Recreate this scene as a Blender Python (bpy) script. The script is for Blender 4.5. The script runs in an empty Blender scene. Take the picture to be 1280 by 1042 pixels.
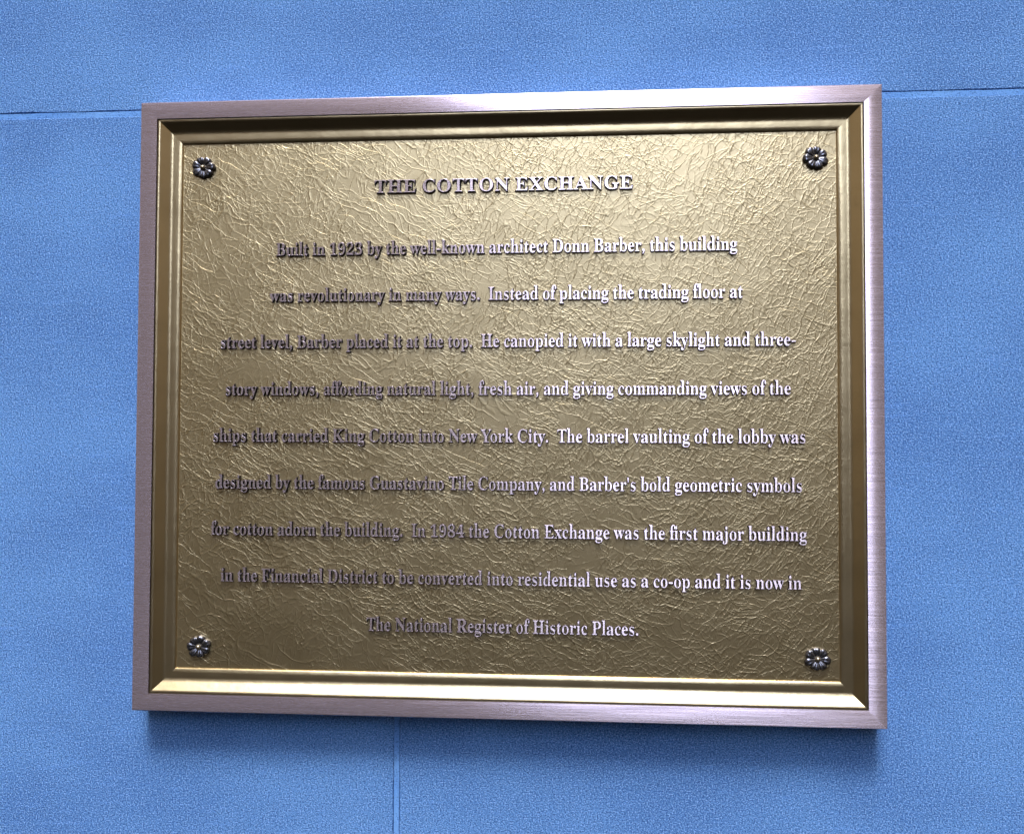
import bpy, math, random
from mathutils import Vector, Matrix

random.seed(7)
SC = bpy.context.scene
COL = SC.collection
R = math.radians

# ------------------------------------------------------------------ frame of reference
# plaque coordinates: x right, y up, z out of the wall, origin at the middle of the
# plaque's front face; the wall's face is the world plane Y = 0.
THICK = 0.030
ZC = 1.60


def W(x, y, z=0.0):
    return Vector((x, -z - THICK, y + ZC))


def WV(x, y, z):
    return Vector((x, -z, y))


# ------------------------------------------------------------------ camera
cam = bpy.data.cameras.new("camera")
cam.lens = 36.87
cam.sensor_width = 36.0
cam.sensor_fit = 'HORIZONTAL'
cam.clip_start = 0.02
cam.clip_end = 200.0
cam_o = bpy.data.objects.new("camera", cam)
COL.objects.link(cam_o)
cr = WV(0.99638, 0.00360, -0.08490).normalized()
cb = WV(0.08497, -0.03455, 0.99578).normalized()
cu_ = cb.cross(cr).normalized()
cr = cu_.cross(cb).normalized()
M = Matrix.Identity(4)
for i, v in enumerate((cr, cu_, cb, W(0.08133, -0.03977, 0.83238))):
    M[0][i], M[1][i], M[2][i] = v
cam_o.matrix_world = M
SC.camera = cam_o

# ------------------------------------------------------------------ sky and sun
GAP_L, GAP_R = -7.0, 8.5
SUN_EL, SUN_AZ = 58.0, -1.5          # azimuth measured from straight out of the wall, to the right
world = bpy.data.worlds.new("World")
SC.world = world
world.use_nodes = True
wn, wl = world.node_tree.nodes, world.node_tree.links
wn.clear()
w_out = wn.new("ShaderNodeOutputWorld")
w_bg = wn.new("ShaderNodeBackground")
w_sky = wn.new("ShaderNodeTexSky")
w_sky.sky_type = 'NISHITA'
w_sky.sun_disc = False
w_sky.sun_elevation = R(SUN_EL)
w_sky.sun_rotation = R(180.0 - SUN_AZ)
w_sky.air_density = 1.0
w_sky.dust_density = 3.0
w_sky.ozone_density = 1.0
w_bg.inputs['Strength'].default_value = 0.10
# the street is a canyon: sky overhead, dim brown facades and pavement below the roofline opposite
w_tc = wn.new("ShaderNodeTexCoord")
w_sep = wn.new("ShaderNodeSeparateXYZ")
w_rng = wn.new("ShaderNodeMapRange")
w_rng.interpolation_type = 'SMOOTHSTEP'
w_rng.inputs['From Min'].default_value = 0.45
w_rng.inputs['From Max'].default_value = 0.80
w_mix = wn.new("ShaderNodeMix")
w_mix.data_type = 'RGBA'
w_low = wn.new("ShaderNodeMix")
w_low.data_type = 'RGBA'
w_low.inputs[6].default_value = (0.05, 0.037, 0.027, 1)      # shaded pavement
w_r2 = wn.new("ShaderNodeMapRange")
w_r2.interpolation_type = 'SMOOTHSTEP'
w_r2.inputs['From Min'].default_value = -0.30
w_r2.inputs['From Max'].default_value = 0.35
w_hsv = wn.new("ShaderNodeHueSaturation")
w_hsv.inputs['Saturation'].default_value = 0.75
wl.new(w_tc.outputs['Generated'], w_sep.inputs[0])
wl.new(w_sep.outputs['Z'], w_rng.inputs['Value'])
wl.new(w_sep.outputs['Z'], w_r2.inputs['Value'])
wl.new(w_r2.outputs['Result'], w_low.inputs['Factor'])
wl.new(w_rng.outputs['Result'], w_mix.inputs['Factor'])
wl.new(w_sky.outputs[0], w_hsv.inputs['Color'])
wl.new(w_hsv.outputs[0], w_mix.inputs[7])
# a tall bright sky gap opposite, added to give the metal its reflections
def wmath(op, x, y=0.0):
    n = wn.new("ShaderNodeMath")
    n.operation = op
    for i, v in enumerate((x, y)):
        if isinstance(v, bpy.types.NodeSocket):
            wl.new(v, n.inputs[i])
        else:
            n.inputs[i].default_value = v
    return n.outputs[0]


def wstep(v, lo, hi):
    n = wn.new("ShaderNodeMapRange")
    n.interpolation_type = 'SMOOTHSTEP'
    wl.new(v, n.inputs['Value'])
    n.inputs['From Min'].default_value = lo
    n.inputs['From Max'].default_value = hi
    return n.outputs['Result']


w_az = wmath('ARCTAN2', w_sep.outputs['X'], wmath('MULTIPLY', w_sep.outputs['Y'], -1.0))
# facades brightened towards both sides, added to lift the side mouldings' reflections
w_side = wn.new("ShaderNodeMix")
w_side.data_type = 'RGBA'
w_side.inputs[6].default_value = (1.10, 0.76, 0.43, 1)
w_side.inputs[7].default_value = (2.9, 2.2, 1.45, 1)
wl.new(wstep(wmath('ABSOLUTE', w_az), R(28), R(55)), w_side.inputs['Factor'])
wl.new(w_side.outputs[2], w_low.inputs[7])
wl.new(w_low.outputs[2], w_mix.inputs[6])
w_gap = wmath('MULTIPLY', wstep(w_az, R(GAP_L - 0.7), R(GAP_L + 0.7)), wstep(w_az, R(GAP_R + 2.5), R(GAP_R - 2.5)))
w_gap = wmath('MULTIPLY', w_gap, wstep(w_sep.outputs['Z'], 0.17, 0.27))
w_gmix = wn.new("ShaderNodeMix")
w_gmix.data_type = 'RGBA'
w_gmix.inputs[7].default_value = (42.0, 48.0, 63.0, 1)
wl.new(w_gap, w_gmix.inputs['Factor'])
wl.new(w_mix.outputs[2], w_gmix.inputs[6])
wl.new(w_gmix.outputs[2], w_bg.inputs['Color'])
wl.new(w_bg.outputs[0], w_out.inputs['Surface'])

sun = bpy.data.lights.new("sun", 'SUN')
sun.energy = 2.6
sun.angle = R(18.0)
sun.color = (1.0, 0.97, 0.94)
sun_o = bpy.data.objects.new("sun", sun)
COL.objects.link(sun_o)
sdir = Vector((math.sin(R(SUN_AZ)) * math.cos(R(SUN_EL)),
               -math.cos(R(SUN_AZ)) * math.cos(R(SUN_EL)), math.sin(R(SUN_EL))))
sun_o.rotation_euler = sdir.to_track_quat('Z', 'Y').to_euler()
sun_o.location = sdir * 8

vs = SC.view_settings
vs.view_transform = 'Standard'
vs.look = 'None'
vs.exposure = 0.40
vs.gamma = 1.0
vs.use_curve_mapping = False


# ------------------------------------------------------------------ node helpers
class NT:
    def __init__(self, name):
        self.m = bpy.data.materials.new(name)
        self.m.use_nodes = True
        self.t = self.m.node_tree
        self.t.nodes.clear()
        self.out = self.t.nodes.new("ShaderNodeOutputMaterial")
        self.p = self.t.nodes.new("ShaderNodeBsdfPrincipled")
        self.t.links.new(self.p.outputs[0], self.out.inputs['Surface'])

    def set(self, sock, v):
        if isinstance(v, bpy.types.NodeSocket):
            self.t.links.new(v, sock)
        elif isinstance(v, (tuple, list)) and len(v) == 3 and sock.type == 'RGBA':
            sock.default_value = (*v, 1)
        else:
            sock.default_value = v

    def P(self, **kw):
        for k, v in kw.items():
            self.set(self.p.inputs[k.replace('_', ' ')], v)

    def math(self, op, a, b=0.0, c=None, clamp=False):
        n = self.t.nodes.new("ShaderNodeMath")
        n.operation = op
        n.use_clamp = clamp
        self.set(n.inputs[0], a)
        self.set(n.inputs[1], b)
        if c is not None:
            self.set(n.inputs[2], c)
        return n.outputs[0]

    def ramp(self, v, lo, hi, a=0.0, b=1.0, smooth=True):
        n = self.t.nodes.new("ShaderNodeMapRange")
        n.interpolation_type = 'SMOOTHSTEP' if smooth else 'LINEAR'
        self.set(n.inputs['Value'], v)
        n.inputs['From Min'].default_value = lo
        n.inputs['From Max'].default_value = hi
        n.inputs['To Min'].default_value = a
        n.inputs['To Max'].default_value = b
        return n.outputs['Result']

    def coord(self, scale=(1, 1, 1), rot=0.0, loc=(0, 0, 0), warp=None):
        """object space in millimetres, turned about the wall's normal, then stretched"""
        tc = self.t.nodes.new("ShaderNodeTexCoord")
        v = tc.outputs['Object']
        m0 = self.t.nodes.new("ShaderNodeMapping")
        m0.inputs['Scale'].default_value = (1000, 1000, 1000)
        m0.inputs['Rotation'].default_value = (0, R(rot), 0)
        self.t.links.new(v, m0.inputs['Vector'])
        v = m0.outputs[0]
        if warp is not None:
            a = self.t.nodes.new("ShaderNodeVectorMath")
            a.operation = 'ADD'
            self.t.links.new(v, a.inputs[0])
            self.t.links.new(warp, a.inputs[1])
            v = a.outputs[0]
        m1 = self.t.nodes.new("ShaderNodeMapping")
        m1.inputs['Scale'].default_value = scale
        m1.inputs['Location'].default_value = loc
        self.t.links.new(v, m1.inputs['Vector'])
        return m1.outputs[0]

    def noise(self, vec, scale=1.0, detail=2.0, rough=0.5, col=False, dist=0.0):
        n = self.t.nodes.new("ShaderNodeTexNoise")
        n.inputs['Scale'].default_value = scale
        n.inputs['Detail'].default_value = detail
        n.inputs['Roughness'].default_value = rough
        n.inputs['Distortion'].default_value = dist
        self.t.links.new(vec, n.inputs['Vector'])
        return n.outputs['Color' if col else 'Fac']

    def mix(self, f, a, b, mode='MIX'):
        n = self.t.nodes.new("ShaderNodeMix")
        n.data_type = 'RGBA'
        n.blend_type = mode
        self.set(n.inputs['Factor'], f)
        self.set(n.inputs['A'] if False else n.inputs[6], a)
        self.set(n.inputs[7], b)
        return n.outputs[2]

    def bump(self, h, dist, strength=1.0, normal=None):
        n = self.t.nodes.new("ShaderNodeBump")
        n.inputs['Distance'].default_value = dist
        n.inputs['Strength'].default_value = strength
        self.t.links.new(h, n.inputs['Height'])
        if normal is not None:
            self.t.links.new(normal, n.inputs['Normal'])
        return n.outputs[0]


# ------------------------------------------------------------------ materials
def mat_stone():
    k = NT("blue_stone")
    big = k.noise(k.coord((0.006, 0.006, 0.010)), 1, 4, 0.55)
    stroke = k.noise(k.coord((0.022, 0.2, 0.22), rot=2), 1, 3, 0.6)
    grain = k.noise(k.coord((0.56, 0.56, 0.74)), 1, 3, 0.75)
    fine = k.noise(k.coord((0.85, 0.85, 1.0), loc=(9, 3, 1)), 1, 1, 0.5)
    c = k.mix(k.ramp(big, 0.3, 0.7), (0.080, 0.206, 0.505), (0.120, 0.290, 0.635))
    c = k.mix(k.math('MULTIPLY', k.ramp(stroke, 0.55, 0.72), 0.7), c, (0.125, 0.300, 0.690))
    c = k.mix(k.math('MULTIPLY', k.ramp(grain, 0.52, 0.66), 0.8), c, (0.21, 0.420, 0.800))
    c = k.mix(k.math('MULTIPLY', k.ramp(grain, 0.48, 0.34), 0.85), c, (0.024, 0.085, 0.290))
    c = k.mix(k.math('MULTIPLY', k.ramp(fine, 0.54, 0.68), 0.8), c, (0.32, 0.530, 0.880))
    c = k.mix(k.math('MULTIPLY', k.ramp(fine, 0.46, 0.32), 0.8), c, (0.018, 0.065, 0.240))
    h = k.math('ADD', k.math('MULTIPLY', grain, 1.0), k.math('MULTIPLY', fine, 0.6))
    h = k.math('ADD', h, k.math('MULTIPLY', stroke, 0.5))
    k.P(Base_Color=c, Roughness=0.85, Specular_IOR_Level=0.25, Normal=k.bump(h, 0.0008, 0.8))
    return k.m


def mat_mortar():
    k = NT("pale_blue_mortar")
    grain = k.noise(k.coord((0.7, 0.7, 0.8)), 1, 3, 0.65)
    fine = k.noise(k.coord((0.85, 0.85, 1.0), loc=(9, 3, 1)), 1, 1, 0.5)
    tone = k.noise(k.coord((0.012, 0.02, 0.02)), 1, 3, 0.6)
    c = k.mix(k.ramp(tone, 0.3, 0.7), (0.115, 0.290, 0.680), (0.180, 0.395, 0.800))
    c = k.mix(k.math('MULTIPLY', k.ramp(grain, 0.54, 0.70), 0.6), c, (0.22, 0.43, 0.82))
    c = k.mix(k.math('MULTIPLY', k.ramp(fine, 0.46, 0.32), 0.7), c, (0.04, 0.12, 0.38))
    k.P(Base_Color=c, Roughness=0.9, Specular_IOR_Level=0.2, Normal=k.bump(grain, 0.0006, 0.6))
    return k.m


def mat_brushed(name, face=(0.70, 0.60, 0.71), rough=0.24):
    k = NT(name)
    streak = k.noise(k.coord((0.012, 1.0, 2.6)), 1, 3, 0.65)
    wide = k.noise(k.coord((0.02, 0.1, 0.25), loc=(4, 0, 2)), 1, 2, 0.5)
    spk = k.noise(k.coord((0.9, 0.9, 1.2)), 1, 2, 0.6)
    c = k.mix(k.ramp(streak, 0.25, 0.75), tuple(v * 0.95 for v in face), tuple(min(1, v * 1.05) for v in face))
    c = k.mix(k.math('MULTIPLY', k.ramp(wide, 0.45, 0.7), 0.15), c, (0.60, 0.48, 0.54))
    c = k.mix(k.math('MULTIPLY', k.ramp(spk, 0.62, 0.75), 0.30), c, tuple(v * 0.6 for v in face))
    uv = k.t.nodes.new("ShaderNodeTangent")
    uv.direction_type = 'UV_MAP'
    uv.uv_map = 'UVMap'
    k.P(Base_Color=c, Metallic=0.82, Roughness=k.ramp(streak, 0.2, 0.8, rough - 0.06, rough + 0.06),
        Anisotropic=1.0, Anisotropic_Rotation=0.25 + 6.0 / 360.0, Tangent=uv.outputs[0],
        Normal=k.bump(streak, 0.00003, 0.6))
    return k.m


def crinkle(k):
    """leather-like crinkle: stretched cell edges and wandering creases in several directions"""
    def warp(freq, amp, seed):
        n = k.noise(k.coord((freq,) * 3, loc=(seed, seed * 2.0, -seed)), 1, 2, 0.5, col=True)
        v = k.t.nodes.new("ShaderNodeVectorMath")
        v.operation = 'MULTIPLY_ADD'
        k.t.links.new(n, v.inputs[0])
        v.inputs[1].default_value = (amp, amp, amp)
        v.inputs[2].default_value = (-amp / 2,) * 3
        return v.outputs[0]
    w_big, w_small = warp(0.03, 20, 1), warp(0.09, 6, 5)
    total = None

    def add(r, wt, sd, lo, hi, mf=0.03):
        nonlocal total
        mk = k.noise(k.coord((mf, mf, mf), loc=(sd * 11.0, sd, -sd * 4.0)), 1, 2, 0.5)
        r = k.math('MULTIPLY', k.math('MULTIPLY', r, wt), k.ramp(mk, lo, hi))
        total = r if total is None else k.math('ADD', total, r)
    # a net of leather cells, in two directions: pillowed cells with sharp creases between
    for ang, sa, sx, wd, wt, sd in [(58, 0.085, 0.185, 0.095, 0.85, 1), (-30, 0.090, 0.195, 0.095, 0.75, 2)]:
        v = k.t.nodes.new("ShaderNodeTexVoronoi")
        v.feature = 'DISTANCE_TO_EDGE'
        v.voronoi_dimensions = '3D'
        v.inputs['Scale'].default_value = 1.0
        k.t.links.new(k.coord((sa, 0.05, sx), rot=ang, loc=(sd * 7.3, sd * 3.1, sd * 5.7), warp=w_small), v.inputs['Vector'])
        add(k.ramp(v.outputs['Distance'], 0.0, wd, 1.0, 0.0), wt, sd, 0.34, 0.52)
    # long wandering creases
    for ang, sa, sx, wd, wt, sd in [(62, 0.022, 0.125, 0.034, 1.00, 11), (-27, 0.020, 0.125, 0.032, 0.90, 12),
                                    (40, 0.024, 0.135, 0.036, 0.70, 14), (-66, 0.024, 0.125, 0.036, 0.60, 15)]:
        n = k.noise(k.coord((sa, 0.05, sx), rot=ang, loc=(sd * 7.3, sd * 3.1, sd * 5.7), warp=w_big), 1, 1.0, 0.4)
        d = k.math('ABSOLUTE', k.math('SUBTRACT', n, 0.5))
        add(k.ramp(d, 0.0, wd, 1.0, 0.0), wt, sd, 0.37, 0.52, 0.025)
    fine = k.noise(k.coord((0.75, 0.75, 0.75)), 1, 2, 0.6)
    soft = k.noise(k.coord((0.12, 0.12, 0.12), loc=(2, 2, 2)), 1, 2, 0.5)
    return total, fine, soft


def mat_gold(name, textured):
    k = NT(name)
    blot = k.noise(k.coord((0.02, 0.02, 0.02)), 1, 3, 0.55)
    c = k.mix(k.ramp(blot, 0.3, 0.7), (0.475, 0.365, 0.175), (0.545, 0.425, 0.215))
    if textured:
        ridge, fine, soft = crinkle(k)
        h = k.math('ADD', k.math('MULTIPLY', ridge, 1.0), k.math('MULTIPLY', fine, 0.20))
        h = k.math('ADD', h, k.math('MULTIPLY', soft, 0.35))
        nrm = k.bump(h, 0.000085, 0.9)
        k.P(Normal=nrm, Coat_Normal=nrm)
    else:
        fine = k.noise(k.coord((0.45, 0.45, 0.45)), 1, 2, 0.6)
        dirt = k.noise(k.coord((0.05, 0.08, 0.05)), 1, 4, 0.65)
        c = k.mix(k.math('MULTIPLY', k.ramp(dirt, 0.55, 0.75), 0.30), c, (0.30, 0.23, 0.13))
        wav = k.noise(k.coord((0.025, 0.05, 0.025)), 1, 3, 0.55)
        hh = k.math('ADD', k.math('MULTIPLY', fine, 0.10), k.math('MULTIPLY', wav, 1.0))
        nrm = k.bump(hh, 0.0011, 0.6)
        k.P(Normal=nrm, Coat_Normal=nrm)
    k.P(Base_Color=c, Metallic=0.97, Roughness=0.36 if textured else 0.30, Coat_Weight=1.0, Coat_Roughness=0.34, Coat_IOR=1.75)
    return k.m


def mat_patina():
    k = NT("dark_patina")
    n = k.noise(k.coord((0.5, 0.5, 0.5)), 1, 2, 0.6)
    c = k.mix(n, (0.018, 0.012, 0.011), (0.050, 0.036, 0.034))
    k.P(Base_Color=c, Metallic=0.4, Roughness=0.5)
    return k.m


def mat_pewter(name, base, rough):
    k = NT(name)
    n = k.noise(k.coord((0.4, 0.4, 0.4)), 1, 3, 0.6)
    c = k.mix(n, tuple(v * 0.7 for v in base), tuple(v * 1.3 for v in base))
    k.P(Base_Color=c, Metallic=0.9, Roughness=rough, Normal=k.bump(n, 0.0002, 0.5))
    return k.m


STONE = mat_stone()
MORTAR = mat_mortar()
BRUSHED = mat_brushed("brushed_bronze")
LETTER = mat_brushed("brushed_letter_face", face=(0.67, 0.58, 0.66), rough=0.27)
GOLD_PANEL = mat_gold("crinkled_gold_paint", True)
GOLD = mat_gold("smooth_gold_paint", False)
PATINA = mat_patina()
PEWTER = mat_pewter("blackened_pewter", (0.15, 0.15, 0.17), 0.24)
STUD = mat_pewter("worn_brass", (0.42, 0.36, 0.26), 0.24)


# ------------------------------------------------------------------ object helpers
def link(name, verts, faces, mats, parent=None, fmat=None, smooth=None, uv=True, at=None):
    me = bpy.data.meshes.new(name)
    me.from_pydata([tuple(v) for v in verts], [], faces)
    for m in mats:
        me.materials.append(m)
    if fmat:
        me.polygons.foreach_set("material_index", fmat)
    if smooth is not None:
        me.polygons.foreach_set("use_smooth", smooth if isinstance(smooth, list) else [smooth] * len(faces))
    if uv:
        layer = me.uv_layers.new(name="UVMap")
        for lp in me.loops:
            co = me.vertices[lp.vertex_index].co
            layer.data[lp.index].uv = (co.x, co.z)
    me.update()
    o = bpy.data.objects.new(name, me)
    COL.objects.link(o)
    if parent is not None:
        o.parent = parent
    if at is not None:
        o.location = at
    return o


def thing(name, label, cat, loc):
    o = bpy.data.objects.new(name, None)
    o.empty_display_size = 0.05
    o.location = loc
    COL.objects.link(o)
    o['label'] = label
    o['category'] = cat
    return o


# ------------------------------------------------------------------ the wall
wall = thing("stone_wall", "blue stone block wall with thin pale joints, behind the bronze plaque", "wall", (0, 0.0, 0.0))


def edge_wobble(t, amp, ph):
    return amp * (math.sin(t * 61 + ph) * 0.5 + math.sin(t * 173 + 1.7 * ph) * 0.3 + math.sin(t * 431 + 2.3 * ph) * 0.35)


def block(x0, x1, z0, z1, name, mat, y=0.0, depth=0.16, amp=0.0, ch=0.0007, step=0.012):
    """a stone with slightly uneven arrises; front face towards -Y at y"""
    cx, cz = (x0 + x1) / 2, (z0 + z1) / 2
    ring = []
    nx = max(2, int((x1 - x0) / step))
    nz = max(2, int((z1 - z0) / step))
    for i in range(nx):
        x = x0 + (x1 - x0) * i / nx
        ring.append((x, z0 + edge_wobble(x, amp, x0 * 9 + z0), 0, 1))
    for i in range(nz):
        z = z0 + (z1 - z0) * i / nz
        ring.append((x1 - edge_wobble(z, amp * 0.5, x1 * 7), z, -1, 0))
    for i in range(nx):
        x = x1 - (x1 - x0) * i / nx
        ring.append((x, z1 - edge_wobble(x, amp, z1 * 5), 0, -1))
    for i in range(nz):
        z = z1 - (z1 - z0) * i / nz
        ring.append((x0 + edge_wobble(z, amp * 0.5, x0 * 3), z, 1, 0))
    n = len(ring)
    V, F = [], []
    for (x, z, ix, iz) in ring:
        V.append((x - cx + ix * ch, y, z - cz + iz * ch))
    for (x, z, ix, iz) in ring:
        V.append((x - cx, y + ch, z - cz))
    for (x, z, ix, iz) in ring:
        V.append((x - cx, y + depth, z - cz))
    F.append(tuple(range(n)))
    for s in (0, 1):
        for i in range(n):
            j = (i + 1) % n
            F.append((s * n + j, s * n + i, (s + 1) * n + i, (s + 1) * n + j))
    F.append(tuple(range(3 * n - 1, 2 * n - 1, -1)))
    return link(name, V, F, [mat], wall, at=(cx, 0, cz), uv=False)


JT, JB = 1.8537, 1.8489              # the level joint just under the plaque's top edge
JX0, JX1 = -0.0893, -0.0841         # the upright joint below the plaque
LOW = JB - 0.66
for x0, x1 in ((-1.35, -0.6830), (-0.6780, 0.5200), (0.5250, 1.45)):
    block(x0, x1, JT, JT + 0.62, "stone_block", STONE, amp=0.0005)
for x0, x1 in ((-1.35, JX0), (JX1, 1.1150), (1.1200, 1.45)):
    block(x0, x1, LOW, JB, "stone_block", STONE, amp=0.00012)
block(-1.35, 1.45, JB - 0.0006, JT - 0.00030, "mortar_joint", MORTAR, y=0.0004, depth=0.1, amp=0.00025, ch=0.0003)
block(JX0 + 0.00032, JX1 - 0.00032, LOW, JB - 0.0008, "mortar_joint", MORTAR, y=0.0006, depth=0.1, amp=0.0001, ch=0.0003)

# ------------------------------------------------------------------ the plaque
HW, HH = 0.300, 0.250
plaque = thing("wall_plaque", "rectangular bronze plaque with raised lettering and four flower-headed fixings on the blue stone wall",
               "plaque", tuple(W(0, -HH, -THICK)))
PO = Vector(plaque.location)


def L(x, y, z):
    """plaque coordinates -> the plaque's local space"""
    return W(x, y, z) - PO


def ring_strips(name, groups, mats, gm=None):
    """mitred frame: every side is its own strip, every group its own smooth run of the profile (inset, z)"""
    V, F, FM = [], [], []
    for gi, g in enumerate(groups):
        for side in range(4):
            b = len(V)
            for (i, z) in g:
                w, h = HW - i, HH - i
                c = [(-w, h), (w, h), (w, -h), (-w, -h)]
                p, q = c[side], c[(side + 1) % 4]
                N = 6
                for s in range(N + 1):
                    t = s / N
                    V.append(L(p[0] + (q[0] - p[0]) * t, p[1] + (q[1] - p[1]) * t, z))
            N = 6
            for r in range(len(g) - 1):
                for s in range(N):
                    a = b + r * (N + 1) + s
                    F.append((a, a + N + 1, a + N + 2, a + 1)[::-1])
                    FM.append(gm[gi] if gm else 0)
    return link(name, V, F, mats, plaque, fmat=FM, smooth=True)


BW = 0.0142
CR = 0.00026
crown = [(0.0007 + (BW - 0.0010) * t, -CR * ((2 * t - 1) ** 2)) for t in [i / 10 for i in range(11)]]
ring_strips("border", [[(0.0, -THICK + 0.0002), (0.0, -0.0009)],
                       [(0.0, -0.0009), (0.0003, -0.0004), crown[0]],
                       crown,
                       [crown[-1], (BW, -0.0006), (BW, -0.0100)]], [BRUSHED, PATINA], gm=[0, 0, 0, 1])

cove = []
i0, z0, i1, z1 = 0.0166, -0.0018, 0.0270, -0.0068
acc = [0.0]                                   # a straight slope that eases out onto the inner land
for s in range(24):
    u = (s + 0.5) / 24
    e = min(1.0, max(0.0, (u - 0.50) / 0.46))
    acc.append(acc[-1] + 1 - e * e * (3 - 2 * e))
for s in range(25):
    cove.append((i0 + (i1 - i0) * s / 24, z0 + (z1 - z0) * acc[s] / acc[-1]))
E0 = 0.0334
ring_strips("moulding", [[(BW + 0.00015, -0.0100), (BW + 0.00015, -0.0014)],
                         [(BW + 0.00015, -0.0014), (BW + 0.0006, -0.0013), (BW + 0.0016, -0.0014), (i0, z0)],
                         cove,
                         [cove[-1], (0.0300, -0.0068), (E0 - 0.0006, -0.0071), (E0, -0.0076)],
                         [(E0, -0.0076), (E0 + 0.0007, -0.0100)]], [GOLD, PATINA], gm=[1, 0, 0, 0, 0])

pw, ph, PZ = HW - E0 + 0.001, HH - E0 + 0.001, -0.0090
link("panel", [L(-pw, -ph, PZ), L(pw, -ph, PZ), L(pw, ph, PZ), L(-pw, ph, PZ),
               L(-pw, -ph, -THICK + 0.0002), L(pw, -ph, -THICK + 0.0002), L(pw, ph, -THICK + 0.0002), L(-pw, ph, -THICK + 0.0002)],
     [(0, 1, 2, 3), (7, 6, 5, 4), (0, 4, 5, 1), (1, 5, 6, 2), (2, 6, 7, 3), (3, 7, 4, 0)], [GOLD_PANEL], plaque)

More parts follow.
